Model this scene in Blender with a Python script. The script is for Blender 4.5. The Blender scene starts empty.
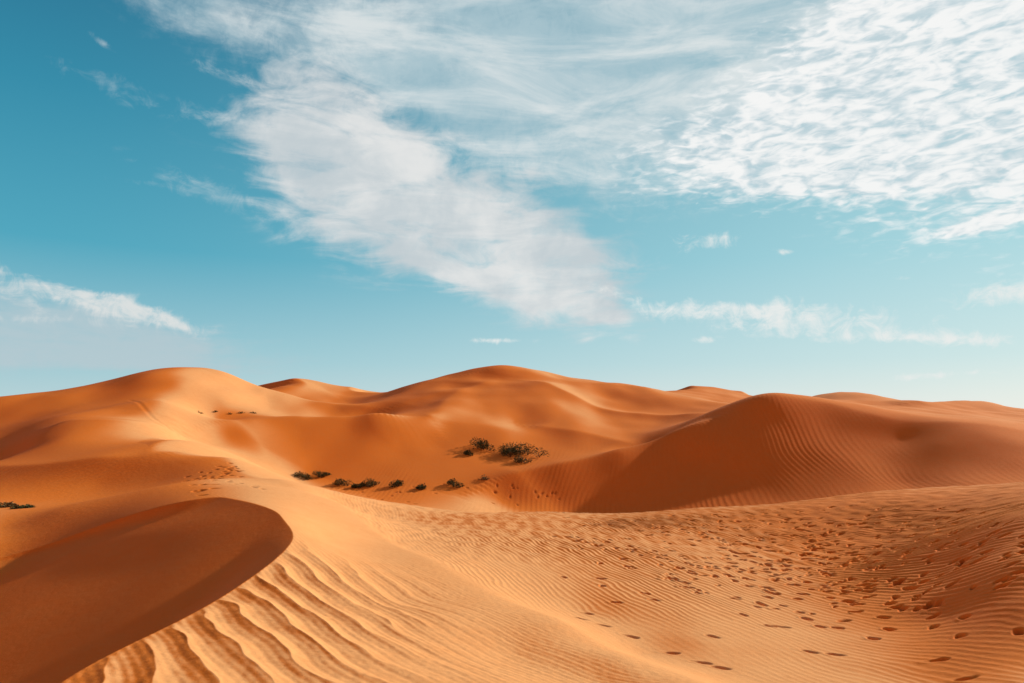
import bpy, math, random
import numpy as np

random.seed(7)
rng = np.random.default_rng(11)
scene = bpy.context.scene
C = scene.collection
F_PX, HZ = 683.0, 412.0            # focal length in pixels, horizon row
SUN_AZ, SUN_EL = math.radians(55), math.radians(22)   # azimuth to the right of +Y

# ---------------------------------------------------------------- helpers
def hsh(ix, iy, seed):
    h = (ix.astype(np.int64) * 374761393 + iy.astype(np.int64) * 668265263 + seed * 1442695041) & 0xffffffff
    h = ((h ^ (h >> 13)) * 1274126177) & 0xffffffff
    return ((h ^ (h >> 16)) & 0xffff) / 65535.0 * 2 * math.pi
def perlin(x, y, seed=0):
    x0 = np.floor(x); y0 = np.floor(y); fx = x - x0; fy = y - y0
    u = fx * fx * fx * (fx * (fx * 6 - 15) + 10); v = fy * fy * fy * (fy * (fy * 6 - 15) + 10)
    def g(ox, oy):
        a = hsh(x0 + ox, y0 + oy, seed)
        return np.cos(a) * (fx - ox) + np.sin(a) * (fy - oy)
    a = g(0, 0) * (1 - u) + g(1, 0) * u
    b = g(0, 1) * (1 - u) + g(1, 1) * u
    return (a * (1 - v) + b * v) * 1.5
def sstep(a, b, x):
    t = np.clip((x - a) / (b - a), 0, 1)
    return t * t * (3 - 2 * t)

# ---------------------------------------------------------------- dune field: surveyed heights (column, row seen, forward distance)
P = """
60,683,6.8 180,620,8.9 240,585,10.8 285,550,13.3 295,530,15.3 288,514,17 265,500,19.5 230,495,20.5 180,502,19.9 130,515,20.1
60,540,20.0 0,560,19.3 -80,590,17.5 -150,600,17.5 -100,660,11 -20,640,12
300,683,6.9 400,683,7.2 512,683,7.6 600,683,8.2 700,683,8.0 780,683,9.4
512,655,9.4 560,620,11.4 620,655,9.4
430,560,15.9 350,515,22 330,500,26 580,612,13.9 455,552,19 640,655,10.7 725,683,9.0 372,510,29 400,600,12.0 350,560,14.2 330,540,16.5 450,620,10.6 310,492,27 270,480,30 380,540,19
200,480,27 240,470,33 190,450,41 230,462,42
1100,683,8.4 1024,683,8.4 853,683,9.5 940,683,9.2
1024,514,15.4 1024,560,12.3 1024,600,10.9 1024,640,9.8 1100,490,16.8 1100,560,11.8 1100,620,10.0
853,555,20 853,600,15 853,640,12 940,520,21.5 940,487,30 940,570,15.0 940,620,12.2 853,495,33 700,508,34 540,512,34 430,508,36 370,500,38 320,490,38
1024,483,24.5 1100,478,22.5
700,560,20 700,600,15 700,640,11.5 560,560,19.5 620,600,14.8 450,530,25 400,520,28 600,525,27 780,525,26
350,487,64.5 425,487,64.5 470,503,59 260,468,62 380,503,57 420,501,58 300,478,67
250,435,75 250,448,71.5 250,460,66.5 300,430,80 300,445,76 300,462,71 350,430,82 350,445,77.5 350,464,72 400,430,83 400,446,79 400,464,73
190,427,72 250,419,80 300,416.5,84 340,417,86 390,414,88 430,412,91 255,416,89 300,420,92 340,424,95 390,416,97
255,405,100 255,393,107 250,383,114 280,391,116 310,399,115 345,404,112 385,407,110 280,401,132 310,405,132 345,407,130 255,396,150 230,375,112 220,371,112 220,385,102 225,400,93
195,447,60 188,437,66 212,421,86 205,458,57
172,440,52 150,420,60 165,400,78 180,385,92 180,368,104 155,369,102 200,368,108 180,384,130 190,410,82
130,375,99 110,383,94 90,391,89 50,396,85 0,401,82 -80,406,79 -150,408,77 0,412,110 90,405,120 -80,412,110 -150,415,110 130,400,82 120,412,70
36,439,48.5 60,427,52 100,420,57 150,426,57 100,439,47.5 60,440,46.5 150,440,50 100,457,35.8 150,457,35.8 20,455,47 0,462,45
100,484,32.9 40,484,32.9 0,505,29 -80,480,36 60,510,23.5 0,530,22.3 130,498,23.5 150,488,26 -80,540,20 -150,540,20 -150,480,36 160,480,32.6
0,441,58 0,430,67 0,416,76 50,410,77 90,403,82 60,416,66 -80,444,58 -80,427,72 -150,440,58
505,368,140 440,380,135 420,382,134 400,390,130 378,399,128 470,375,138 530,372,140 560,379,140 620,385,140 650,388,139 670,394,138 505,376,170 440,395,165 600,395,180
450,392,118 400,402,112 360,412,108 420,409,102 442,400,107 462,400,107 482,405,106 470,424,91 440,425,89 425,440,82 455,444,81.5 460,466,73 600,453,76.5 620,450,78.5 500,440,84 530,452,80 540,444,85 560,428,92 580,446,83
540,390,120 560,405,108 580,422,97 530,428,95 530,410,104 600,434,89 637,446,83 505,385,126 500,420,96
640,408,118 640,424,102 680,417,105 690,402,122 610,398,128 700,412,110 740,404,118 600,412,112
775,395,79 760,397,79 790,396,80 740,406,79 700,422,77.5 660,438,76 620,451,73 560,463,71 500,477,68
560,485,66.8 560,500,64.3 505,490,65.6 500,500,63.6 530,470,69.8 530,490,65.8 470,495,62.5 620,480,67.3 620,503,62.5 700,460,69 700,490,61.5 700,505,58 775,420,73.3 775,450,66.3 775,480,60 775,497,56.5 830,430,70 850,460,61.5 870,480,55.5
830,403,77 880,415,72 950,420,67 1024,430,63 1100,436,61 1150,436,61
900,440,66 905,484,54 940,442,61 965,463,55 960,482,50 1024,446,57 1024,460,53.3 1024,474,50 1100,452,56 1100,468,51 1150,463,50
830,418,108 900,422,108 960,426,108 775,412,112 1024,434,105
450,522,43 540,532,43 700,530,43 850,518,41 330,498,46 950,508,38 1024,504,34 1100,500,34
710,387,190 680,391,185 660,394,185 735,390,190 760,398,185 710,404,150 740,408,150
810,396,260 850,394,270 885,399,260 810,404,200 850,404,200
900,404,170 930,402,175 975,401,185 1005,405,180 1024,411,180 930,415,142 975,416,142 1100,410,180 1150,412,180 880,411,150 950,415,150 1024,421,150
280,385,150 310,380,160 345,387,160 375,396,160 310,396,200 250,388,185
""".split()
def wy(Y):                                                   # the dunes beyond the lip stand closer together than first surveyed
    return np.where(Y > 38, 38 + (np.minimum(Y, 150) - 38) * 0.70 + (np.maximum(Y, 150) - 150), Y)
def pt(px, py, Y):
    Y = float(wy(Y))
    return ((px - 512) / F_PX * Y, Y)
def dense(pts, m=14):                                        # Catmull-Rom through points
    p = np.array(pts, float); p = np.vstack([2 * p[0] - p[1], p, 2 * p[-1] - p[-2]]); out = []
    for i in range(1, len(p) - 2):
        for t in np.linspace(0, 1, m, endpoint=False):
            out.append(0.5 * (2 * p[i] + (p[i + 1] - p[i - 1]) * t + (2 * p[i - 1] - 5 * p[i] + 4 * p[i + 1] - p[i + 2]) * t * t + (3 * p[i] - p[i - 1] - 3 * p[i + 1] + p[i + 2]) * t ** 3))
    out.append(p[-2]); return np.array(out)
def near_poly(x, y, poly):                                   # distance to a polyline, arc length of the nearest point
    seg = np.diff(poly, axis=0); L = np.hypot(seg[:, 0], seg[:, 1]); cum = np.r_[0, np.cumsum(L)]
    best = np.full(x.shape, 1e9); arc = np.zeros(x.shape)
    for i in range(len(seg)):
        t = np.clip(((x - poly[i, 0]) * seg[i, 0] + (y - poly[i, 1]) * seg[i, 1]) / max(L[i] ** 2, 1e-9), 0, 1)
        d = np.hypot(x - poly[i, 0] - t * seg[i, 0], y - poly[i, 1] - t * seg[i, 1])
        m = d < best; best[m] = d[m]; arc[m] = cum[i] + t[m] * L[i]
    return best, arc, cum[-1]
def inside(x, y, poly):
    r = np.zeros(x.shape, bool); m = len(poly); j = m - 1
    for i in range(m):
        c = (poly[i, 1] > y) != (poly[j, 1] > y)
        xi = (poly[j, 0] - poly[i, 0]) * (y - poly[i, 1]) / (poly[j, 1] - poly[i, 1] + 1e-12) + poly[i, 0]
        r ^= c & (x < xi); j = i
    return r


# crests and creases that the smooth survey alone would round off:
# (height, reach on the left of the line, reach on its right, points as column row distance)
LINES = """
1.6 14 9 | 186,430,70 215,422,76 250,419,80 290,416.5,83.5 340,417,86 390,414,88 425,412,91
1.3 14 8 | 355,413,104 385,406,108 420,398,114 450,391,119 480,383,126 500,372,136
1.8 12 7 | 512,374,136 535,382,129 574,395,119 617,404,112 674,408,107 720,407,101 745,403,95
2.0 7 6 | 455,495,61.5 495,480,67 525,471,69.5 560,463,71 600,456,73 640,446,75.7 670,434,76.8 700,422,77.5 740,406,79
0.7 12 8 | 700,420,78 740,405,79 775,395,79 830,403,77 880,415,72 950,420,67 1024,429,63 1100,434,61
0.9 7 8 | -60,480,42 22,455,44 30,443,48 42,432,51 75,424.5,56 115,420,60
1.0 9 5 | -80,470,42 20,464,36.5 60,457.5,35.8 100,457,35.8 150,457,36 200,460,38.5 230,464,42
-1.0 5 8 | 180,428,72 186,440,62 196,450,58 215,459,55 240,465,54
1.3 15 9 | 480,381,127 462,389,119 446,400,108 440,418,94 442,438,84 450,453,79
0.9 7 8 | 510,424,97 560,427,92 600,434,88.5 637,445.5,83.5 655,450,81
0.9 16 12 | 440,380,136 470,375,138 505,368,140 560,378,140 620,385,140 665,393,139
2.2 14 8 | 670,393,188 690,388,189 710,387,190 740,391,190 765,399,188
1.5 14 8 | 275,386,152 310,380,158 345,387,160 375,395,160
1.0 10 8 | 215,372,108 250,383,114 280,391,116 310,399,115 345,404,112 385,407,109 410,405,108
0.45 4 9 | 300,484,40 340,495,38 430,508,36 540,512,34 700,508,34 853,495,33 940,487,30 1024,483,24.5 1100,479,22.5
1.8 14 8 | 880,404,170 930,403,175 975,402,185 1040,411,180
0.22 0.9 4 | 300,488,30 330,502,26 352,515,22.2 431,560,15.8 561,620,11.2 701,683,8.1 800,740,6.4
0.8 5 8 | 330,500,27 300,492,27.5 270,481,30 240,471,33 225,463,40
""".strip().split('\n')

def read_lines():
    out = []
    for L in LINES:
        h, p = L.split('|'); h, wl, wr = [float(v) for v in h.split()]
        out.append((h, wl, wr, dense([pt(*[float(v) for v in q.split(',')]) for q in p.split()], 8)))
    return out
LINES = read_lines()
def crest_z(x, y):
    """sum of the crest lines: sharp at the line, fading away at its own rate on each side"""
    z = np.zeros(x.shape)
    for h, wl, wr, poly in LINES:
        R = 6 * max(wl, wr)
        m = (x > poly[:, 0].min() - R) & (x < poly[:, 0].max() + R) & (y > poly[:, 1].min() - R) & (y < poly[:, 1].max() + R)
        if not m.any(): continue
        xs, ys = x[m], y[m]
        seg = np.diff(poly, axis=0); Ls = np.hypot(seg[:, 0], seg[:, 1]); cum = np.r_[0, np.cumsum(Ls)]
        best = np.full(xs.shape, 1e9); W = np.zeros(xs.shape); F_ = np.zeros(xs.shape); S_ = np.zeros(xs.shape)
        for i in range(len(seg)):
            rx, ry = xs - poly[i, 0], ys - poly[i, 1]
            t = np.clip((rx * seg[i, 0] + ry * seg[i, 1]) / max(Ls[i] ** 2, 1e-9), 0, 1)
            d2 = (rx - t * seg[i, 0]) ** 2 + (ry - t * seg[i, 1]) ** 2
            best = np.minimum(best, d2); k = Ls[i] / (d2 + 0.01) ** 2
            W += k; F_ += k * (cum[i] + t * Ls[i]); S_ += k * (seg[i, 0] * ry - seg[i, 1] * rx) / (Ls[i] * np.sqrt(d2 + (np.maximum(0, np.abs((rx * seg[i, 0] + ry * seg[i, 1]) / Ls[i] - Ls[i] / 2) - Ls[i] / 2)) ** 2 + 1e-6) + 1e-9)
        best = np.sqrt(best); q = S_ / W; w = wr + (wl - wr) * (0.5 + 0.5 * q); f = F_ / W / cum[-1]
        f = sstep(0, 0.25, f) * (1 - sstep(0.75, 1.0, f))
        e = 0.25 + 0.004 * poly[:, 1].mean()
        f = f * (1 - sstep(3.5, 6.0, best / max(wl, wr)))
        z[m] += h * f * np.exp(-(np.sqrt(best ** 2 + e * e) - e) / w)
    return z
P = np.array([[float(v) for v in p.split(',')] for p in P])
P[:, 2] = wy(P[:, 2])
ux = (P[:, 0] - 512) / F_PX
cx, cy, cz = ux * P[:, 2], P[:, 2], (HZ - P[:, 1]) / F_PX * P[:, 2]
extra = []                                                   # guards: under the tripod and far away
for px, z2, z4 in ((-150, -2.7, -3.2), (100, -2.5, -2.75), (350, -2.3, -2.45), (600, -2.3, -2.6), (850, -2.5, -3.1), (1150, -2.6, -3.1)):
    u = (px - 512) / F_PX; k = 1 / math.hypot(1, u)
    extra += [(u * 1.2 * k, 1.2 * k, -2.3), (u * 2 * k, 2 * k, z2), (u * 4 * k, 4 * k, z4)]
for px in range(-150, 1200, 130):
    u = (px - 512) / F_PX; k = 1 / math.hypot(1, u)
    extra += [(u * r * k, r * k, -8.0) for r in (330, 420)] + [(u * 240 * k, 240 * k, -4.0)] * (not 760 < px < 930)
E = np.array(extra)
cx = np.r_[cx, E[:, 0]]; cy = np.r_[cy, E[:, 1]]; cz = np.r_[cz, E[:, 2]]
cz = cz - crest_z(cx, cy)
def sw(x, y):
    r = np.hypot(x, y)
    return np.arctan2(x, y) * 6.83, np.log(r) * 4.5
cs, cw = sw(cx, cy)
def kern(d2):
    return np.where(d2 > 1e-12, 0.5 * d2 * np.log(np.maximum(d2, 1e-12)), 0.0)
n = len(cs)
K = kern((cs[:, None] - cs[None]) ** 2 + (cw[:, None] - cw[None]) ** 2)
lam = 0.03
A = np.zeros((n + 3, n + 3)); A[:n, :n] = K + lam * np.eye(n)
A[:n, n] = 1; A[:n, n + 1] = cs; A[:n, n + 2] = cw; A[n:, :n] = A[:n, n:].T
wts = np.linalg.solve(A, np.r_[cz, 0, 0, 0])
# coarse table of the spline, read back with cubic interpolation
S0, S1, NS = -6.6, 6.6, 520
W0, W1, NW = math.log(1.0) * 4.5, math.log(430) * 4.5, 900
ts = np.linspace(S0, S1, NS); tw = np.linspace(W0, W1, NW)
TAB = np.zeros((NW, NS))
for i in range(NW):
    TAB[i] = kern((ts[:, None] - cs[None]) ** 2 + (tw[i] - cw[None]) ** 2) @ wts[:n] + wts[n] + wts[n + 1] * ts + wts[n + 2] * tw[i]
def cr(f):
    return [((-f + 2) * f - 1) * f / 2, ((3 * f - 5) * f * f + 2) / 2, ((-3 * f + 4) * f + 1) * f / 2, (f - 1) * f * f / 2]
def table(s, w):
    a = np.clip((s - S0) / (S1 - S0) * (NS - 1), 1, NS - 2.001); b = np.clip((w - W0) / (W1 - W0) * (NW - 1), 1, NW - 2.001)
    ia = a.astype(int); ib = b.astype(int); wa = cr(a - ia); wb = cr(b - ib)
    out = 0
    for j in range(4):
        row = 0
        for k in range(4):
            row = row + wa[k] * TAB[np.clip(ib + j - 1, 0, NW - 1), np.clip(ia + k - 1, 0, NS - 1)]
        out = out + wb[j] * row
    return out

RIM = dense([(-4.0, 1.5), (-4.3, 4.2), pt(60, 683, 6.8), pt(180, 620, 8.9), pt(240, 585, 10.8), pt(285, 550, 13.3), pt(295, 530, 15.3),
             pt(288, 514, 17), pt(265, 501, 19.0), pt(230, 495, 20.0), pt(180, 502, 19.9), pt(130, 515, 20.1), pt(60, 540, 20.0), pt(-40, 575, 19)], 10)
BOWL = np.vstack([RIM, [(-22, 10), (-22, 1.5)]])
EDGE = dense([pt(300, 488, 30), pt(330, 502, 26), pt(352, 515, 22.3), pt(432, 560, 15.9), pt(562, 620, 11.3), pt(702, 684, 8.2), (3.2, 6.0), (5, 2)], 8)  # foot of the near dune
WIND = np.vstack([EDGE, [(-3, 0), (-4.0, 1.5)], RIM[:95], [pt(260, 484, 27)]])

def cusp(ph, asym=0.35, sharp=0.8):
    """ripple profile: long gentle side, short lee side and a fairly sharp crest"""
    f = ph - np.floor(ph)
    s = np.where(f < asym, f / asym, 1 - (f - asym) / (1 - asym))
    smooth = 0.5 - 0.5 * np.cos(np.pi * s)
    return sharp * s ** 2 + (1 - sharp) * smooth

def base_z(x, y):
    r = np.maximum(np.hypot(x, y), 0.3); a = np.arctan2(x, y)
    z = table(a * 6.83, np.log(np.maximum(r, 1.0)) * 4.5)
    z = z + crest_z(x, y)
    # the rest of the erg, outside the surveyed wedge and beyond it
    far = -9 + 9 * perlin(x / 170 + 5, y / 110 + 3, 3) + 4 * perlin(x / 60, y / 45, 4)
    far = np.minimum(far, -1.5 - 0.0004 * r)
    nearz = -3.0 - 3 * sstep(4, 60, r) + sstep(8, 60, r) * (4 * perlin(x / 38 + 9, y / 30, 5) + 2.0 * perlin(x / 14, y / 18, 6))
    out = nearz + (far - nearz) * sstep(60, 300, r)
    k = 1 - sstep(0.80, 1.15, np.abs(a))
    z = z * k + out * (1 - k)
    kf = sstep(290, 400, r)
    z = z * (1 - kf) + far * kf
    return z

def bowl_cut(x, y, z):
    d, arc, L = near_poly(x, y, RIM)
    ins = inside(x, y, BOWL)
    fr = arc / L
    floor = -4.95 + 0.28 * x + 0.24 * y + 0.10 * perlin(x / 5, y / 5, 31)    # slip face and floor of the hollow
    floor = floor + (z - 0.1 - floor) * sstep(-15, -21, x)
    slip = z - 0.62 * d
    k_ = 0.18; hh = np.clip(0.5 + 0.5 * (floor - slip) / k_, 0, 1)
    low = slip + (floor - slip) * hh + k_ * hh * (1 - hh)
    cap = 0.04 + 0.45 * sstep(-15.0, -7.5, x) + 2.5 * (1 - sstep(12.0, 18.5, y))
    cut = np.clip(z - low, 0, None); cut = cap * np.tanh(cut / cap)
    return np.where(ins, -cut, 0.0), np.where(ins, -d, d), fr

def ripples(x, y, a, r, ins_d, fr):
    z = np.zeros_like(x)
    w1 = perlin(x / 1.3, y / 1.3, 21); w2 = perlin(x / 0.55, y / 0.55, 22); w3 = perlin(x / 5, y / 5, 23)
    inwind = inside(x, y, WIND) & (r < 40)
    de = np.where(r < 45, near_poly(x, y, EDGE)[0], 99.0)
    # big ripples on the near windward slope, strongest at the crest, dying out to the right
    ph = (x * 0.79 + y * 0.61 + 0.15 * w1 + 0.05 * w2 + 0.35 * w3) / 0.50
    m = np.where(inwind, 1, 0) * sstep(0.0, 0.35, ins_d) ** 0.5 * (1 - sstep(1.2, 4.4, ins_d + 0.5 * w1 + 0.12 * (y - 8))) * (1 - sstep(12.5, 15, y)) * sstep(0.2, 0.9, de)
    z += m * 0.056 * (cusp(ph, 0.56, 0.85) - 0.4) * (0.9 + 0.6 * w3 + 0.25 * w1)
    z += m * 0.0022 * perlin((x * 0.79 + y * 0.61) / 0.30, (-x * 0.61 + y * 0.79) / 0.055, 52) + np.where(inwind, 0.003, 0) * perlin(x / 0.11, y / 0.11, 53) * (1 - sstep(12, 20, r))
    m2 = np.where(inwind, 1, 0) * sstep(0.8, 2.6, ins_d) * sstep(0.3, 1.6, de) * (1 - sstep(15, 21, y))
    ph2 = (x * 0.80 + y * 0.60 + 0.07 * w1 + 0.02 * w2 + 0.2 * w3) / 0.22
    z += m2 * 0.006 * (cusp(ph2, 0.5, 0.4) - 0.5) * (0.7 + 0.8 * w3)
    m2b = np.where(inwind, 1, 0) * sstep(0.15, 0.8, de) * (1 - sstep(22, 30, y))
    z += m2b * 0.0015 * np.sin(2 * np.pi * (x * 0.8 + y * 0.6 + 0.1 * w1) / 0.11)
    # fine wind ripples of the trampled plain
    w4 = perlin(x / 0.8, y / 1.6, 24); w5 = perlin(x / 9, y / 9, 25)
    plain = np.where(inwind | (ins_d < 0), 0, 1) * sstep(0.0, 0.5, de) * sstep(-0.34, -0.2, a) * (1 - sstep(40, 46, r)) * sstep(3, 6, r)
    ph3 = (x * 0.96 + y * 0.28 + 0.11 * w4 + 0.25 * w5 + 0.04 * w2) / 0.165
    z += plain * 0.017 * (0.22 + 0.78 * sstep(8, 18, r)) * (cusp(ph3, 0.5, 0.6) - 0.5) * (0.75 + 0.9 * np.clip(w3, -0.6, 0.6)) * (1 + 0.5 * sstep(14, 30, r)) * (1 - 0.72 * sstep(14, 26, r) * (1 - sstep(-0.05, 0.10, a)))
    # the dunes beyond: wider ripples on the right-hand dune, faint elsewhere
    w6 = perlin(x / 4, y / 6, 26); w7 = perlin(x / 16, y / 16, 27)
    farm = sstep(41, 46, r) * (1 - sstep(60, 76, r))
    fdune = sstep(0.04, 0.30, a) * (1 - sstep(0.50, 0.56, a + 0.03 * w7)) * farm
    ph4 = (x * 0.98 - y * 0.14 + 0.40 * w6 + 1.3 * w7) / 0.42
    z += fdune * 0.012 * (cusp(ph4, 0.4, 0.4) - 0.5) * np.clip(0.7 + 1.6 * w7 + 0.9 * w6, 0.05, 1.7)
    other = farm * (1 - fdune) * sstep(0.0, 0.3, perlin(x / 14, y / 20, 28) + 0.1)
    z += other * 0.009 * (cusp(ph4, 0.4, 0.3) - 0.5)
    lf = sstep(22, 28, r) * (1 - sstep(50, 58, r)) * (1 - sstep(-0.36, -0.28, a))
    ph5 = (x * 0.75 - y * 0.66 + 0.3 * w6 + 0.9 * w7) / 0.38
    z += lf * 0.018 * (cusp(ph5, 0.45, 0.3) - 0.5) * sstep(-0.1, 0.25, perlin(x / 9, y / 9, 29) + 0.1)
    # small scale unevenness of blown sand
    z += plain * 0.03 * perlin(x / 0.45, y / 0.7, 51) * sstep(14, 24, r)
    z += 0.012 * w1 * sstep(3, 8, r) * (plain * 0.9 + 0.1) + 0.05 * w3 * plain * 0.6
    z += sstep(40, 90, r) * (0.12 * w6 + 0.25 * w7)
    return z

# ---------------------------------------------------------------- polar grid
az_in = np.linspace(-0.70, 0.70, 1500)
az_out = 0.70 + (2 * math.pi - 1.40) * np.linspace(0, 1, 122)[1:-1]
AZ = np.r_[az_in, az_out]
RR = np.r_[np.geomspace(0.4, 6.4, 60)[:-1], np.geomspace(6.4, 45, 860)[:-1], np.geomspace(45, 170, 520)[:-1], np.geomspace(170, 4500, 170)]
NA, NR = len(AZ), len(RR)
GA, GR = np.meshgrid(AZ, RR)
GA = (GA + math.pi) % (2 * math.pi) - math.pi
X = GR * np.sin(GA); Y = GR * np.cos(GA)
Z = np.empty_like(X); ZB = np.empty_like(X)
for i0 in range(0, NR, 200):                                 # in slabs, to keep memory low
    sl = slice(i0, min(NR, i0 + 200))
    x, y, a, r = X[sl], Y[sl], GA[sl], GR[sl]
    z = base_z(x, y)
    ins_d = np.full(x.shape, 99.0); fr = np.zeros(x.shape)
    if r.min() < 40:
        cut, ins_d, fr = bowl_cut(x, y, z)
        z = z + cut
    ZB[sl] = z
    Z[sl] = z + ripples(x, y, a, r, ins_d, fr)

def zat(x, y):
    """height of the finished grid at a point"""
    a = math.atan2(x, y); r = math.hypot(x, y)
    i = int(np.searchsorted(RR, r)); j = int(np.searchsorted(AZ[:1500], a))
    return float(Z[max(0, min(NR - 1, i)), max(0, min(1499, j))])
def ground(px, py, ylo, yhi):
    """the point of the sand seen at a place of the photo, between two distances"""
    u = (px - 512) / F_PX; t = (HZ - py) / F_PX
    best = None
    for yy in np.geomspace(ylo, yhi, 400):
        e = zat(u * yy, yy) - t * yy
        if e >= 0: return (u * yy, yy, zat(u * yy, yy))
        if best is None or abs(e) / yy < best[0]: best = (abs(e) / yy, yy)
    yy = best[1]; return (u * yy, yy, zat(u * yy, yy))

# ---------------------------------------------------------------- footprints pressed into the sand
ZR = Z.copy(); HOLE = np.zeros_like(Z, dtype=np.float32)
def press(x, y, ang, L, Wd, depth, rim=0.08, drag=0.0):
    r = math.hypot(x, y); a = math.atan2(x, y); R = L * 2.0
    i0, i1 = np.searchsorted(RR, [r - R, r + R]); j0, j1 = np.searchsorted(AZ[:1500], [a - R / r, a + R / r])
    if i1 - i0 < 1 or j1 - j0 < 1: return
    sx = X[i0:i1, j0:j1] - x; sy = Y[i0:i1, j0:j1] - y
    c, s = math.cos(ang), math.sin(ang)
    p = (sx * c + sy * s) / (L / 2); q = (-sx * s + sy * c) / (Wd / 2)
    q = q * (1 + 0.25 * p)                                    # narrower heel
    d = np.sqrt(p * p + q * q) * (1 + 0.35 * perlin(X[i0:i1, j0:j1] * 5 + 3, Y[i0:i1, j0:j1] * 5, 41))
    hole = 1 - sstep(0.1, 1.05, d)
    ring = np.exp(-((d - 1.25) / 0.35) ** 2)
    Z[i0:i1, j0:j1] += -depth * hole +  depth * rim * ring * (0.6 + 0.5 * np.tanh(2 * p))
    HOLE[i0:i1, j0:j1] = np.maximum(HOLE[i0:i1, j0:j1], hole)
def track(p0, p1, step, wob, size, depth, straddle=0.13, skip=0.0):
    p0 = np.array(p0, float); p1 = np.array(p1, float); D = p1 - p0; L = np.hypot(*D); D /= L; N = np.array([-D[1], D[0]])
    bend = random.uniform(-0.05, 0.05) * L
    k = 0; t = 0
    while t < L:
        if random.random() >= skip:
            c = p0 + D * t + N * (bend * math.sin(math.pi * t / L) + (straddle if k % 2 else -straddle) + random.gauss(0, wob))
            ang = math.atan2(D[1], D[0]) + random.gauss(0, 0.35)
            sc = size * random.uniform(0.85, 1.2)
            press(c[0], c[1], ang, sc, sc * random.uniform(0.5, 0.75), depth * random.uniform(0.6, 1.2))
        t += step * random.uniform(0.85, 1.15); k += 1
def G(px, py, lo=6, hi=40):
    g = ground(px, py, lo, hi); return (g[0], g[1])
for p0, p1, sk in (((1024, 545), (560, 535), 0.0), ((1060, 520), (620, 520), 0.0), ((1040, 575), (640, 560), 0.0),
                   ((1010, 600), (600, 545), 0.05), ((870, 640), (600, 560), 0.25), ((930, 610), (700, 530), 0.05),
                   ((1010, 505), (700, 515), 0.1), ((900, 560), (640, 530), 0.0), ((990, 640), (800, 540), 0.1), ((760, 625), (570, 575), 0.25),
                   ((850, 520), (580, 526), 0.3), ((900, 500), (660, 516), 0.3),
                   ((880, 580), (730, 590), 0.0), ((960, 530), (800, 570), 0.0)):
    track(G(*p0), G(*p1), 0.62, 0.20, 0.29, 0.11, skip=sk + 0.15)
for k in range(520):                                          # trampled area: many feet, no single way
    px = random.gauss(780, 150); py = random.gauss(552, 30)
    if not (560 < px < 1040 and 508 < py < 640 and py < 530 + (px - 520) * 0.35): continue
    g = G(px, py); s = random.uniform(0.16, 0.38)
    press(g[0], g[1], random.gauss(3.0, 0.6), s * 1.15, s * random.uniform(0.5, 0.75), random.uniform(0.06, 0.14), rim=random.uniform(0.0, 0.12))
for px, py in ((672, 654), (604, 626), (580, 619), (632, 637), (704, 663), (721, 668), (713, 637), (588, 614), (810, 652), (835, 655), (940, 660), (965, 680), (770, 626), (782, 627), (655, 600), (617, 603)):
    g = G(px, py); press(g[0], g[1], 2.7 + random.uniform(-.2, .2), 0.34, 0.16, 0.07)
for k in range(46):                                           # prints on the saddle of the left dune
    t = random.random(); px = 185 + 55 * t + random.gauss(0, 5); py = 478 + 10 * math.sin(t * 5) + random.gauss(0, 4)
    g = G(px, py, 20.8, 40); press(g[0], g[1], random.gauss(2.4, 0.6), 0.45, 0.28, 0.045)
track(G(262, 489, 21, 40), G(205, 470, 21, 45), 0.7, 0.08, 0.4, 0.05)
for k in range(34):                                           # scuffed valley floor beside the shrubs
    px = random.uniform(320, 560); py = random.uniform(484, 505)
    g = ground(px, py, 48, 66); press(g[0], g[1], random.uniform(0, 3), random.uniform(.35, .7), random.uniform(.25, .35), random.uniform(0.03, 0.07))
def groove(pts, lo, hi, width, depth):                        # slide marks and vehicle lines on far slopes
    q = dense([G(p[0], p[1], lo, hi) for p in pts], 12)
    i0, i1 = np.searchsorted(RR, [max(lo, 1) * .9, hi * 1.3]); aa = np.arctan2(q[:, 0], q[:, 1]); j0, j1 = np.searchsorted(AZ[:1500], [aa.min() - .01, aa.max() + .01])
    d, arc, L = near_poly(X[i0:i1, j0:j1], Y[i0:i1, j0:j1], q)
    f = sstep(0, 0.15, arc / L) * (1 - sstep(0.85, 1, arc / L))
    Z[i0:i1, j0:j1] += f * depth * (0.5 * np.exp(-((d - width * 1.5) / width) ** 2) - np.exp(-(d / width) ** 2))
groove([(128, 398), (150, 415), (170, 430), (180, 440)], 42, 90, 0.2, 0.02)

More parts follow.
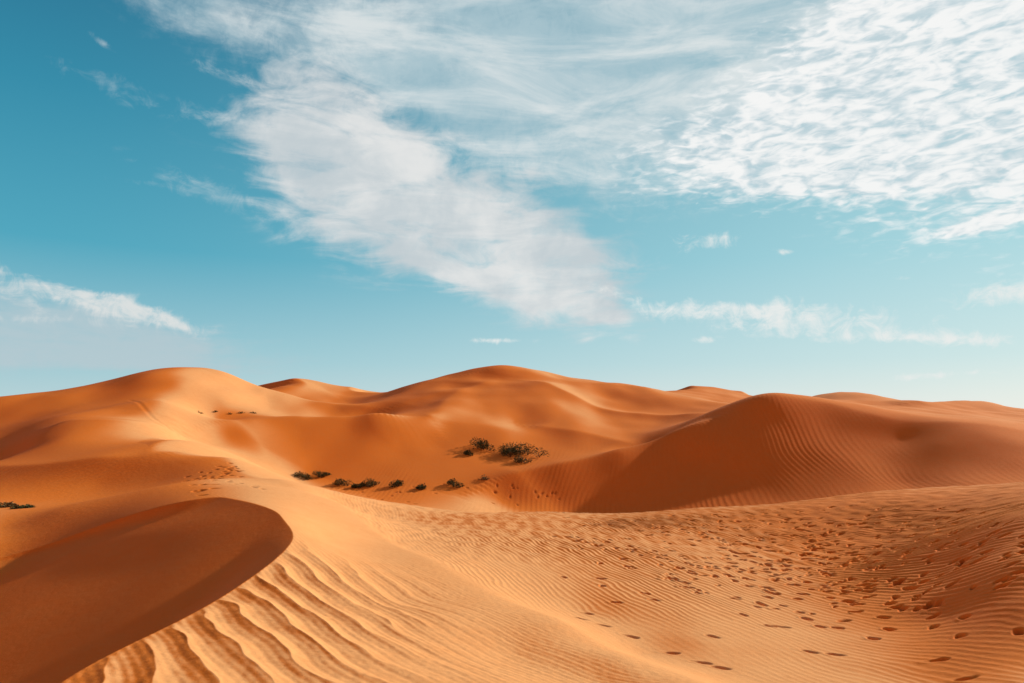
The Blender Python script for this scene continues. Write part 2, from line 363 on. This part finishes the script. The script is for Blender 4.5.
# ---------------------------------------------------------------- materials
def new_mat(name):
    m = bpy.data.materials.new(name); m.use_nodes = True; m.node_tree.nodes.clear(); return m, m.node_tree
class NT:
    """tiny expression builder for shader nodes"""
    def __init__(s, nt): s.nt = nt
    def node(s, t, **kw):
        n_ = s.nt.nodes.new(t)
        for k, v in kw.items(): setattr(n_, k, v)
        return n_
    def put(s, sock, v):
        if isinstance(v, bpy.types.NodeSocket): s.nt.links.new(v, sock)
        else: sock.default_value = v
    def m(s, op, a, b=0.0, c=0.0, clamp=False):
        n_ = s.node('ShaderNodeMath', operation=op, use_clamp=clamp)
        s.put(n_.inputs[0], a); s.put(n_.inputs[1], b); s.put(n_.inputs[2], c); return n_.outputs[0]
    def step(s, x, a, b):
        n_ = s.node('ShaderNodeMapRange', interpolation_type='SMOOTHSTEP')
        s.put(n_.inputs[0], x); s.put(n_.inputs[1], a); s.put(n_.inputs[2], b); return n_.outputs[0]
    def comb(s, x, y, z=0.0):
        n_ = s.node('ShaderNodeCombineXYZ'); s.put(n_.inputs[0], x); s.put(n_.inputs[1], y); s.put(n_.inputs[2], z); return n_.outputs[0]
    def noise(s, vec, scale, detail=4, rough=0.55, dist=0.0, typ='FBM'):
        n_ = s.node('ShaderNodeTexNoise'); n_.noise_type = typ
        s.put(n_.inputs['Vector'], vec); n_.inputs['Scale'].default_value = scale; n_.inputs['Detail'].default_value = detail
        n_.inputs['Roughness'].default_value = rough; n_.inputs['Distortion'].default_value = dist; return n_.outputs[0]
    def mix(s, f, a, b, mode='MIX'):
        n_ = s.node('ShaderNodeMix', data_type='RGBA', blend_type=mode)
        s.put(n_.inputs[0], f); s.put(n_.inputs[6], a); s.put(n_.inputs[7], b); return n_.outputs[2]

def sand_material():
    m, nt = new_mat('sand'); t = NT(nt)
    geo = t.node('ShaderNodeNewGeometry'); pos = geo.outputs['Position']
    sep = t.node('ShaderNodeSeparateXYZ'); t.put(sep.inputs[0], pos)
    shade_att = t.node('ShaderNodeAttribute'); shade_att.attribute_name = 'shade_sand'
    lit_sand = (0.92, 0.45, 0.190, 1); mid = (0.93, 0.240, 0.026, 1); shade_sand = (0.90, 0.185, 0.018, 1)  # pale to red tones: sun and shade painted into the sand by slope
    f = t.m('ADD', shade_att.outputs['Fac'], t.m('MULTIPLY', t.m('SUBTRACT', t.noise(pos, 0.11, 5, 0.6), 0.5), 0.22), clamp=True)
    col = t.mix(t.step(f, 0.45, 1.0), t.mix(t.step(f, 0.0, 0.5), lit_sand, mid), shade_sand)
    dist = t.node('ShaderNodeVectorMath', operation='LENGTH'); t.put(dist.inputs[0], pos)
    col = t.mix(t.m('MULTIPLY', t.step(dist.outputs['Value'], 95.0, 420.0), 0.42), col, (0.86, 0.46, 0.23, 1))  # distant haze put into the colour: far sand turns paler
    # mottling and single dark or pale grains
    g1 = t.noise(pos, 1.7, 6, 0.65); col = t.mix(t.m('MULTIPLY', t.step(g1, 0.35, 0.75), 0.20), col, (0.80, 0.27, 0.065, 1))
    g2 = t.noise(pos, 75.0, 3, 0.8); col = t.mix(t.m('MULTIPLY', t.step(g2, 0.52, 0.72), 0.34), col, (0.36, 0.13, 0.04, 1))
    g3 = t.noise(pos, 55.0, 3, 0.8); col = t.mix(t.m('MULTIPLY', t.step(g3, 0.55, 0.75), 0.30), col, (0.95, 0.55, 0.22, 1))
    st = t.node('ShaderNodeAttribute'); st.attribute_name = 'pit_shade'      # shade inside the footprints, painted into the colour
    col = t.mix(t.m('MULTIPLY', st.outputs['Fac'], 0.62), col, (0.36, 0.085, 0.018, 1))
    b = t.node('ShaderNodeBump'); b.inputs['Strength'].default_value = 0.35; b.inputs['Distance'].default_value = 0.012
    t.put(b.inputs['Height'], t.noise(pos, 60.0, 5, 0.75))
    b2 = t.node('ShaderNodeBump'); b2.inputs['Strength'].default_value = 0.5; b2.inputs['Distance'].default_value = 0.03
    t.put(b2.inputs['Height'], t.noise(pos, 6.0, 5, 0.6)); nt.links.new(b.outputs[0], b2.inputs['Normal'])
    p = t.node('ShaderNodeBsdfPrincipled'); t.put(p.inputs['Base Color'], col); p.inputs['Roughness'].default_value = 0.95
    p.inputs['Specular IOR Level'].default_value = 0.12; p.inputs['Diffuse Roughness'].default_value = 0.1
    nt.links.new(b2.outputs[0], p.inputs['Normal'])
    o = t.node('ShaderNodeOutputMaterial'); nt.links.new(p.outputs[0], o.inputs[0])
    return m

# ---------------------------------------------------------------- the ground sheet
def build_ground():
    nv = NA * NR + 1
    co = np.empty((nv, 3), np.float32)
    co[:-1, 0] = X.ravel(); co[:-1, 1] = Y.ravel(); co[:-1, 2] = Z.ravel(); co[-1] = (0, 0, float(Z[0].mean()))
    i = np.arange(NR - 1)[:, None] * NA; j = np.arange(NA)[None, :]; jn = (j + 1) % NA
    quads = np.stack([i + j, i + NA + j, i + NA + jn, i + jn], -1).reshape(-1, 4)[:, ::-1]
    tris = np.stack([np.arange(NA), (np.arange(NA) + 1) % NA, np.full(NA, nv - 1)], -1)[:, ::-1]
    loops = np.r_[quads.ravel(), tris.ravel()].astype(np.int32)
    me = bpy.data.meshes.new('sand_dunes')
    me.vertices.add(nv); me.vertices.foreach_set('co', co.ravel())
    me.loops.add(len(loops)); me.loops.foreach_set('vertex_index', loops)
    nf = len(quads) + len(tris); me.polygons.add(nf)
    me.polygons.foreach_set('loop_start', np.r_[np.arange(len(quads)) * 4, len(quads) * 4 + np.arange(len(tris)) * 3].astype(np.int32))
    me.update(calc_edges=True)
    me.polygons.foreach_set('use_smooth', np.ones(nf, bool))
    # shade put into the sand colour: dune and ripple flanks off the sun go redder
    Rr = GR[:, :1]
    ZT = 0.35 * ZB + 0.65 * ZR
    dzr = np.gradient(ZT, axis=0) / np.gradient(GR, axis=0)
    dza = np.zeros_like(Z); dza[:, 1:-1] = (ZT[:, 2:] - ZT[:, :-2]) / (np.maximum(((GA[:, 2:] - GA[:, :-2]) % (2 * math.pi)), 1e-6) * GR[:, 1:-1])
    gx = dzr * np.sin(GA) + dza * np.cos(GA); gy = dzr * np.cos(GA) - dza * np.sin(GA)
    e = gx * math.sin(SUN_AZ) + gy * math.cos(SUN_AZ)          # rises toward the sun: flank turned away from it
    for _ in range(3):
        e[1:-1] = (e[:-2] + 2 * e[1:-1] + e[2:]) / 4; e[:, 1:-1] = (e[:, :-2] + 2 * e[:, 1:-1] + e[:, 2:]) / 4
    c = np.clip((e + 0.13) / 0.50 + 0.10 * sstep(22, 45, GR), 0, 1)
    c = np.clip(c + 0.25 * HOLE, 0, 1)  # footprint pits take the painted shade tint too
    h_ = me.attributes.new('pit_shade', 'FLOAT', 'POINT'); h_.data.foreach_set('value', np.r_[HOLE.ravel(), 0.0].astype(np.float32))
    at = me.attributes.new('shade_sand', 'FLOAT', 'POINT'); at.data.foreach_set('value', np.r_[c.ravel(), 0.3].astype(np.float32))
    o = bpy.data.objects.new('sand_dunes', me); C.objects.link(o); o['kind'] = 'structure'
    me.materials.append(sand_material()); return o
build_ground()

# ---------------------------------------------------------------- shrubs
def leaf_material(name, ca, cb):
    m, nt = new_mat(name); t = NT(nt)
    oi = t.node('ShaderNodeNewGeometry'); pos = oi.outputs['Position']
    f = t.step(t.noise(pos, 4.0, 3), 0.35, 0.65)
    col = t.mix(f, ca, cb)
    p = t.node('ShaderNodeBsdfPrincipled'); t.put(p.inputs['Base Color'], col); p.inputs['Roughness'].default_value = 0.8; p.inputs['Specular IOR Level'].default_value = 0.2
    o = t.node('ShaderNodeOutputMaterial'); nt.links.new(p.outputs[0], o.inputs[0]); return m
LEAF = leaf_material('shrub_leaf', (0.040, 0.048, 0.016, 1), (0.095, 0.090, 0.034, 1))
TWIG = leaf_material('shrub_twig', (0.10, 0.055, 0.025, 1), (0.20, 0.11, 0.05, 1))
DRY = leaf_material('dry_grass', (0.16, 0.11, 0.05, 1), (0.26, 0.17, 0.07, 1))
def blade(vs, fs, p0, d, L, w, bend, rnd):
    """a thin bent blade of two quads and a tip"""
    d = d / np.linalg.norm(d); side = np.cross(d, (rnd.gauss(0, 1), rnd.gauss(0, 1), rnd.gauss(0, 1))); side /= (np.linalg.norm(side) + 1e-9)
    b = len(vs); p = np.array(p0, float)
    for k, ww in enumerate((1, 0.85, 0.55)):
        q = p + d * L * k / 3 + np.array((0, 0, -1)) * bend * (k / 3) ** 2 * L
        vs.append(q - side * w * ww / 2); vs.append(q + side * w * ww / 2)
    vs.append(p + d * L + np.array((0, 0, -1)) * bend * L)
    fs += [(b, b + 1, b + 3, b + 2), (b + 2, b + 3, b + 5, b + 4), (b + 4, b + 5, b + 6)]
def mesh_obj(name, vs, fs, mat, parent=None):
    me = bpy.data.meshes.new(name); me.from_pydata([tuple(v) for v in vs], [], fs); me.update(); me.materials.append(mat)
    o = bpy.data.objects.new(name, me); C.objects.link(o)
    if parent: o.parent = parent
    return o
def shrub(px, py, lo, hi, w_px, h_px, label, group='desert shrubs on the valley floor', nleaf=900, dry=0.0, lean=-0.3, seed=0):
    rnd = random.Random(seed)
    g = ground(px, py, lo, hi); k = g[1] / F_PX; W, H = w_px * k, h_px * k
    root = bpy.data.objects.new('desert_shrub', None); C.objects.link(root); root.location = (g[0], g[1], g[2]); root.empty_display_size = 0.3
    root['label'] = label; root['category'] = 'shrub'; root['group'] = group
    # several stems spread over the footprint, each carries its own tuft
    ns = max(3, int(round(6 * W / max(H, 0.3) * 0.6)))
    lv, lf = [], []
    tufts = []
    for i in range(ns):
        bx = rnd.uniform(-0.42, 0.42) * W; by = rnd.uniform(-0.30, 0.30) * min(W, 2 * H)
        bz = zat(g[0] + bx, g[1] + by) - g[2] - 0.03
        hh = H * (1 - 0.9 * (2 * bx / W) ** 2 * 0.7) * rnd.uniform(0.6, 1.05)
        tufts.append((bx, by, bz, hh))
    for (bx, by, bz, hh) in tufts:
        R = 0.28 * W * rnd.uniform(0.6, 1.0) if ns > 3 else 0.45 * W
        R = min(R, hh * 1.1)
        sv, sf = [], []
        for j in range(14):
            a = rnd.uniform(0, 2 * math.pi); s = rnd.uniform(0.1, 1)
            blade(sv, sf, (bx, by, bz), np.array((math.cos(a) * s * R, math.sin(a) * s * R, hh * rnd.uniform(0.5, 0.9))), hh * rnd.uniform(0.6, 1.0), 0.02 + 0.01 * H, 0.15, rnd)
        mesh_obj('stem', sv, sf, TWIG, root)
        for j in range(int(0.7 * nleaf / ns)):
            a = rnd.uniform(0, 2 * math.pi); s = math.sqrt(rnd.random()); zz = rnd.random() ** 0.8
            rr = R * s * (0.55 + 0.6 * math.sin(math.pi * min(1, zz * 0.8 + 0.1)))
            q = (bx + math.cos(a) * rr, by + math.sin(a) * rr, bz + hh * zz * (1 - 0.35 * s * s))
            d = np.array((math.cos(a) * (0.4 + s) + rnd.gauss(0, .4), math.sin(a) * (0.4 + s) + rnd.gauss(0, .4), rnd.uniform(0.2, 1.3)))
            blade(lv, lf, q, d, rnd.uniform(0.10, 0.24) * max(0.8, H), rnd.uniform(0.03, 0.06), 0.3, rnd)
    mesh_obj('foliage', lv, lf, DRY if dry > rnd.random() else LEAF, root)
    return root
V = (46, 75)
shrub(303, 478, 48, 68, 18, 7, 'low straggling dark shrub at the left end of the row on the valley floor', seed=1)
shrub(320, 477, 48, 68, 14, 8, 'small rounded shrub second from the left in the row on the valley floor', seed=2)
shrub(343, 486, 48, 66, 17, 10, 'bushier rounded green shrub third from the left in the valley row', seed=3)
shrub(358, 487, 48, 66, 11, 6, 'small dark shrub touching the wider one on its right in the valley row', seed=4)
shrub(370, 486, 48, 66, 15, 8, 'shrub with a smaller one touching its left side in the valley row', seed=5)
shrub(396, 486, 48, 66, 14, 8, 'single rounded shrub in the middle of the valley row between two gaps', seed=6)
shrub(423, 489, 48, 66, 12, 6, 'smallest low shrub of the valley row, nearest to the sandy lip', seed=7)
shrub(454, 486, 48, 66, 15, 10, 'upright green shrub at the right end of the valley row', seed=8)
shrub(484, 479, 48, 66, 10, 5, 'sparse half dry shrub at the foot of the shaded dune flank', seed=9, nleaf=260, dry=1)
U = 'desert shrubs on the sunlit slope above the valley'
shrub(481, 448, 56, 85, 22, 12, 'compact dark green shrub on the sunlit slope left of the widest one', U, seed=10, nleaf=1500)
shrub(469, 455, 56, 85, 9, 6, 'tiny shrub just below and left of the compact dark green one', U, seed=11)
shrub(524, 455, 56, 85, 44, 14, 'widest dark shrub spreading over its own sand mound on the sunlit slope', U, seed=12, nleaf=3200)
shrub(523, 462, 54, 80, 16, 8, 'small shrub directly in front of the widest one', U, seed=13)
L_ = 'small dry tufts at the foot of the big left dune'
for i, (px, py, w_, h_, lab) in enumerate(((200, 413, 3.5, 2, 'dark tuft farthest left under the big left dune'), (216, 412, 3, 1.6, 'tiny tuft second from the left under the big left dune'),
        (230, 413.5, 3, 1.6, 'pale tuft in the middle of the line under the big left dune'), (242, 413, 4.5, 2, 'wider dark tuft right of the middle under the big left dune'), (253, 413, 5.5, 2, 'widest dark tuft at the right end of the line under the big left dune'))):
    shrub(px, py, 70, 110, w_, h_, lab, L_, nleaf=90, seed=20 + i)
M_ = 'shrubs at the shaded left edge of the dunes'
shrub(6, 507, 20, 40, 18, 5, 'dark shrub cut by the left edge of the photo in the shaded hollow', M_, seed=30, nleaf=420, dry=1)
shrub(24, 508, 20, 40, 20, 4, 'long low shrub trailing right in the shaded hollow at the left edge', M_, seed=31, nleaf=380)

# ---------------------------------------------------------------- sky with cirrus and altocumulus
def build_sky():
    w = bpy.data.worlds.new('World'); scene.world = w; w.use_nodes = True
    nt = w.node_tree; nt.nodes.clear(); t = NT(nt)
    tc = t.node('ShaderNodeTexCoord'); d = tc.outputs['Generated']
    sep = t.node('ShaderNodeSeparateXYZ'); t.put(sep.inputs[0], d); dx, dy, dz = sep.outputs
    sky = t.node('ShaderNodeTexSky', sky_type='NISHITA'); sky.sun_disc = False
    sky.sun_elevation = SUN_EL; sky.sun_rotation = SUN_AZ; sky.air_density = 1.0; sky.dust_density = 1.2; sky.ozone_density = 1.5
    az = t.m('ARCTAN2', dx, dy); el = t.m('ARCSINE', dz)
    # azimuth and elevation in degrees
    AZd = t.m('MULTIPLY', az, 57.2958); ELd = t.m('MULTIPLY', el, 57.2958)
    # colour: darker teal high on the left, milky toward the horizon and the sun
    def rgbramp(f, stops):
        r_ = t.node('ShaderNodeValToRGB'); e_ = r_.color_ramp.elements; e_[0].position = stops[0][0]; e_[0].color = stops[0][1]; e_[1].position = stops[-1][0]; e_[1].color = stops[-1][1]
        for p_, c_ in stops[1:-1]:
            q = e_.new(p_); q.color = c_
        t.put(r_.inputs[0], f); return r_.outputs[0]
    fe = t.m('DIVIDE', ELd, 40.0, clamp=True)
    left = rgbramp(fe, [(0.0, (0.52, 0.68, 0.71, 1)), (0.10, (0.33, 0.585, 0.66, 1)), (0.30, (0.080, 0.39, 0.525, 1)), (0.55, (0.034, 0.265, 0.40, 1)), (0.80, (0.018, 0.150, 0.265, 1)), (1.0, (0.012, 0.11, 0.20, 1))])
    right = rgbramp(fe, [(0.0, (0.77, 0.83, 0.80, 1)), (0.10, (0.56, 0.75, 0.77, 1)), (0.30, (0.37, 0.66, 0.72, 1)), (0.55, (0.26, 0.55, 0.63, 1)), (0.80, (0.15, 0.42, 0.52, 1)), (1.0, (0.12, 0.36, 0.46, 1))])
    fa = t.step(AZd, -38.0, 42.0)
    base = t.mix(fa, left, right)
    # behind, unseen warm glow added to redden shadow fill; overhead darkened to cut fill
    base = t.mix(t.m('MULTIPLY', t.step(dy, 0.30, -0.30), 0.95), base, rgbramp(t.m('DIVIDE', ELd, 90.0, clamp=True), [(0.0, (0.62, 0.31, 0.21, 1)), (0.25, (0.50, 0.27, 0.20, 1)), (0.5, (0.22, 0.19, 0.19, 1)), (1.0, (0.04, 0.10, 0.16, 1))]))
    base = t.mix(t.m('MULTIPLY', t.step(dz, 0.60, 0.85), 0.9), base, (0.015, 0.07, 0.13, 1))
    nk = t.mix(1.0, sky.outputs[0], (0.10, 0.10, 0.10, 1), 'MULTIPLY')
    # dust-free teal cast of this sky over the physical one
    skyc = t.mix(0.95, nk, base)

    def pa(px): return math.degrees(math.atan((px - 512) / F_PX))
    def pe(px, py): return math.degrees(math.atan((HZ - py) / F_PX * math.cos(math.atan((px - 512) / F_PX))))
    # cloud sheet coordinates: a flat layer overhead, so its texture shrinks toward the horizon
    zz = t.m('MAXIMUM', t.m('ADD', dz, 0.06), 0.03)
    P2 = t.comb(t.m('DIVIDE', dx, zz), t.m('DIVIDE', dy, zz))
    D2 = t.comb(AZd, t.m('MULTIPLY', ELd, 1.0))
    wn = t.node('ShaderNodeTexNoise'); t.put(wn.inputs['Vector'], D2); wn.inputs['Scale'].default_value = 0.16; wn.inputs['Detail'].default_value = 6; wn.inputs['Roughness'].default_value = 0.6
    ws = t.node('ShaderNodeSeparateColor'); t.put(ws.inputs[0], wn.outputs['Color'])
    jx = t.m('MULTIPLY', t.m('SUBTRACT', ws.outputs[0], 0.5), 11.0); jy = t.m('MULTIPLY', t.m('SUBTRACT', ws.outputs[1], 0.5), 6.0)
    AJ = t.m('ADD', AZd, jx); EJ = t.m('ADD', ELd, jy)
    def blob(px, py, rx, ry, rot, soft=0.6, jit=True):
        """soft ellipse in azimuth and elevation; radii in photo pixels"""
        a0, e0 = pa(px), pe(px, py); kx = 0.0775; c, s = math.cos(math.radians(rot)), math.sin(math.radians(rot))
        X_, Y_ = (AJ, EJ) if jit else (AZd, ELd)
        ax = t.m('SUBTRACT', X_, a0); ey = t.m('SUBTRACT', Y_, e0)
        p = t.m('MULTIPLY_ADD', ax, c / (rx * kx), t.m('MULTIPLY', ey, s / (rx * kx)))
        q = t.m('MULTIPLY_ADD', ax, -s / (ry * kx), t.m('MULTIPLY', ey, c / (ry * kx)))
        dd = t.m('SQRT', t.m('ADD', t.m('MULTIPLY', p, p), t.m('MULTIPLY', q, q)))
        return t.step(dd, 1.0, 1.0 - soft)
    def puff(px, py, rx, ry, rot, amp=1.0, jit=0.5):
        """gaussian blob, its edge shifted by jit"""
        a0, e0 = pa(px), pe(px, py); kx = 0.0775; c, s = math.cos(math.radians(rot)), math.sin(math.radians(rot))
        ax = t.m('SUBTRACT', t.m('MULTIPLY_ADD', jx, jit, AZd), a0); ey = t.m('SUBTRACT', t.m('MULTIPLY_ADD', jy, jit, ELd), e0)
        p = t.m('MULTIPLY_ADD', ax, c / (rx * kx), t.m('MULTIPLY', ey, s / (rx * kx)))
        q = t.m('MULTIPLY_ADD', ax, -s / (ry * kx), t.m('MULTIPLY', ey, c / (ry * kx)))
        d2_ = t.m('ADD', t.m('MULTIPLY', p, p), t.m('MULTIPLY', q, q))
        return t.m('MULTIPLY', t.m('EXPONENT', t.m('MULTIPLY', d2_, -0.9)), amp)
    def total(lst):
        r_ = lst[0]
        for l_ in lst[1:]: r_ = t.m('ADD', r_, l_)
        return t.m('MINIMUM', r_, 1.0)
    def union(lst):
        r_ = lst[0]
        for l_ in lst[1:]: r_ = t.m('MAXIMUM', r_, l_)
        return r_
    # textures
    rotv = t.node('ShaderNodeMapping'); t.put(rotv.inputs[0], D2); rotv.inputs['Rotation'].default_value = (0, 0, math.radians(22)); rotv.inputs['Scale'].default_value = (0.35, 1.5, 1)
    streak = t.noise(rotv.outputs[0], 0.22, 6, 0.62, 0.6)
    rot2 = t.node('ShaderNodeMapping'); t.put(rot2.inputs[0], D2); rot2.inputs['Rotation'].default_value = (0, 0, math.radians(3)); rot2.inputs['Scale'].default_value = (0.28, 1.6, 1)
    flat = t.noise(rot2.outputs[0], 0.3, 6, 0.6, 0.4)
    soft = t.noise(D2, 0.12, 6, 0.55, 0.3)
    rot3 = t.node('ShaderNodeMapping'); t.put(rot3.inputs[0], P2); rot3.inputs['Rotation'].default_value = (0, 0, math.radians(-18)); rot3.inputs['Scale'].default_value = (1.0, 1.25, 1)
    cells = t.noise(rot3.outputs[0], 10.0, 7, 0.58, 0.25)
    big = t.noise(rot3.outputs[0], 2.2, 5, 0.6, 0.6)
    frag = t.noise(D2, 0.55, 6, 0.68, 0.8)
    rot4 = t.node('ShaderNodeMapping'); t.put(rot4.inputs[0], D2); rot4.inputs['Rotation'].default_value = (0, 0, math.radians(30)); rot4.inputs['Scale'].default_value = (0.30, 1.0, 1)
    fibre = t.noise(rot4.outputs[0], 0.50, 7, 0.57, 0.8)
    rot5 = t.node('ShaderNodeMapping'); t.put(rot5.inputs[0], D2); rot5.inputs['Rotation'].default_value = (0, 0, math.radians(-8)); rot5.inputs['Scale'].default_value = (0.34, 1.0, 1)
    scale_ = t.noise(rot5.outputs[0], 0.95, 3, 0.5, 1.3)
    scale2 = t.noise(rot5.outputs[0], 2.0, 3, 0.5, 0.8)
    both = t.m('ADD', t.m('MULTIPLY', flat, 0.5), t.m('MULTIPLY', frag, 0.5))
    def layer(mask, tex, gain, lo, hi, alpha):
        v = t.step(t.m('ADD', mask, t.m('MULTIPLY', t.m('SUBTRACT', tex, 0.5), gain)), lo, hi)
        return t.m('MULTIPLY', t.m('MULTIPLY', v, t.step(mask, 0.0, 0.25)), alpha)
    sf = t.m('ADD', t.m('MULTIPLY', streak, 0.6), t.m('MULTIPLY', frag, 0.4))
    # A: great diagonal cloud
    A_ = total([puff(305, 150, 62, 48, -40, .8), puff(350, 185, 85, 52, -30, .8), puff(430, 222, 110, 50, -18, .9), puff(515, 240, 100, 56, -20, .9), puff(565, 278, 62, 40, -30, .7), puff(590, 306, 52, 18, -30, .6), puff(480, 282, 70, 20, -16, .35), puff(345, 95, 85, 22, -22, .55), puff(410, 140, 70, 24, -30, .3)])
    dA = layer(A_, t.m('ADD', t.m('MULTIPLY', fibre, 0.85), t.m('MULTIPLY', frag, 0.15)), 2.2, 0.16, 1.05, 0.95)
    # B: veil across the top
    B_ = total([puff(470, 30, 230, 60, -8, .75), puff(640, 62, 230, 66, -4, .95), puff(790, 70, 180, 64, 12, .85), puff(180, 0, 120, 26, -12, .55), puff(420, 80, 110, 36, -20, .45), puff(560, 170, 130, 30, -10, .35)])
    B2 = total([puff(190, 105, 120, 12, -8, .42), puff(200, 188, 70, 15, -8, .6), puff(600, 142, 100, 20, 6, .9), puff(690, 12, 34, 20, 10, .9), puff(102, 42, 16, 4, -25, .6, .1), puff(235, 72, 50, 10, -10, .4), puff(450, 95, 60, 20, -20, .6)])
    tex = t.m('ADD', t.m('MULTIPLY', streak, 0.35), t.m('ADD', t.m('MULTIPLY', fibre, 0.35), t.m('MULTIPLY', frag, 0.3)))
    dB = t.m('MAXIMUM', layer(B_, tex, 2.2, 0.10, 1.05, 0.90), layer(B2, t.m('ADD', t.m('MULTIPLY', frag, 0.5), t.m('MULTIPLY', fibre, 0.5)), 2.6, 0.25, 1.15, 0.75))
    # C: altocumulus sheet on the right
    C_ = total([puff(900, 108, 120, 56, -2, .8), puff(1010, 110, 130, 54, 0, .9), puff(770, 160, 110, 32, -5, .8), puff(730, 120, 90, 36, 20, .4), puff(980, 30, 150, 50, 4, .8), puff(880, 55, 70, 40, 25, .5), puff(860, 176, 130, 14, 0, .4), puff(985, 222, 50, 7, 8, .8, .2), puff(1100, 60, 120, 120, 0, .8), puff(860, 5, 40, 14, 0, .6)])
    ct = t.m('ADD', t.m('MULTIPLY', scale_, 0.30), t.m('ADD', t.m('MULTIPLY', scale2, 0.45), t.m('MULTIPLY', fibre, 0.25)))
    dC = layer(C_, ct, 2.5, 0.14, 1.0, 0.96)
    # D: low thin bands
    D_ = total([puff(690, 312, 80, 9, -3, .7, .5), puff(820, 322, 100, 15, -5, .8, .6), puff(930, 339, 80, 6, -3, .8, .3), puff(1010, 292, 52, 11, 8, .9, .25), puff(712, 244, 46, 8, -4, .7, .25), puff(790, 252, 14, 3, 0, .7, .1), puff(495, 341, 32, 3, 0, .8, .1), puff(960, 374, 80, 4, 3, .6, .2), puff(900, 278, 12, 3, 0, .6, .1), puff(620, 296, 40, 6, -16, .6, .25), puff(705, 340, 14, 3, 0, .5, .1)])
    dD = layer(D_, t.m('ADD', t.m('MULTIPLY', flat, 0.4), t.m('MULTIPLY', frag, 0.6)), 3.4, 0.28, 1.2, 0.9)
    # E: grey bank low on the left with a bright rim
    E_ = total([puff(10, 318, 150, 30, -8, 1.0, .3), puff(110, 328, 90, 16, -6, .6, .3), puff(60, 352, 200, 18, 0, .6, .3)])
    dE = layer(E_, t.m('ADD', t.m('MULTIPLY', flat, 0.75), t.m('MULTIPLY', frag, 0.25)), 2.6, 0.15, 1.15, 0.80)
    R_ = total([puff(20, 290, 110, 16, -8, .55, .5), puff(110, 304, 70, 9, -14, .8, .5), puff(160, 317, 30, 5, -18, .8, .3), puff(20, 318, 60, 4, 0, .4, .2)])
    dR = layer(R_, t.m('ADD', t.m('MULTIPLY', flat, 0.4), t.m('MULTIPLY', frag, 0.6)), 3.4, 0.25, 1.25, 0.85)
    # cloud shading: thin parts take the sky's tone, thick hollows go grey
    shadeC = t.mix(t.step(t.m('ADD', t.m('MULTIPLY', scale_, 0.6), t.m('MULTIPLY', scale2, 0.4)), 0.34, 0.60), (0.54, 0.66, 0.71, 1), (0.93, 0.93, 0.92, 1))
    shadeA = t.mix(t.step(t.m('ADD', t.m('MULTIPLY', soft, 0.6), t.m('MULTIPLY', streak, 0.4)), 0.40, 0.62), (0.56, 0.62, 0.65, 1), (0.80, 0.80, 0.79, 1))
    shadeB = t.mix(t.step(streak, 0.35, 0.7), (0.42, 0.57, 0.63, 1), (0.76, 0.80, 0.80, 1))
    c = t.mix(dB, skyc, shadeB); c = t.mix(dE, c, (0.48, 0.585, 0.63, 1)); c = t.mix(dR, c, (0.78, 0.78, 0.76, 1))
    c = t.mix(dA, c, shadeA); c = t.mix(dC, c, shadeC); c = t.mix(dD, c, (0.84, 0.85, 0.83, 1))
    bg = t.node('ShaderNodeBackground'); t.put(bg.inputs[0], c); bg.inputs[1].default_value = 1.0
    o = t.node('ShaderNodeOutputWorld'); nt.links.new(bg.outputs[0], o.inputs[0])
    w.cycles.sampling_method = 'MANUAL'; w.cycles.sample_map_resolution = 512
build_sky()

# ---------------------------------------------------------------- sun
sd = bpy.data.lights.new('sun', 'SUN'); sd.energy = 5.0; sd.angle = math.radians(0.9); sd.color = (1.0, 0.84, 0.60)
so = bpy.data.objects.new('sun', sd); C.objects.link(so)
so.rotation_euler = (math.pi / 2 - SUN_EL, 0, -SUN_AZ + math.pi)
# ---------------------------------------------------------------- camera
cd = bpy.data.cameras.new('camera'); cd.sensor_width = 36; cd.lens = 36 * F_PX / 1024; cd.clip_start = 0.05; cd.clip_end = 20000
cd.shift_y = (HZ - 341.5) / 1024
co_ = bpy.data.objects.new('camera', cd); C.objects.link(co_); co_.location = (0, 0, 0); co_.rotation_euler = (math.pi / 2, 0, 0)
scene.camera = co_
scene.view_settings.view_transform = 'Standard'; scene.view_settings.look = 'None'; scene.view_settings.exposure = 0
scene.cycles.max_bounces = 5; scene.cycles.diffuse_bounces = 2
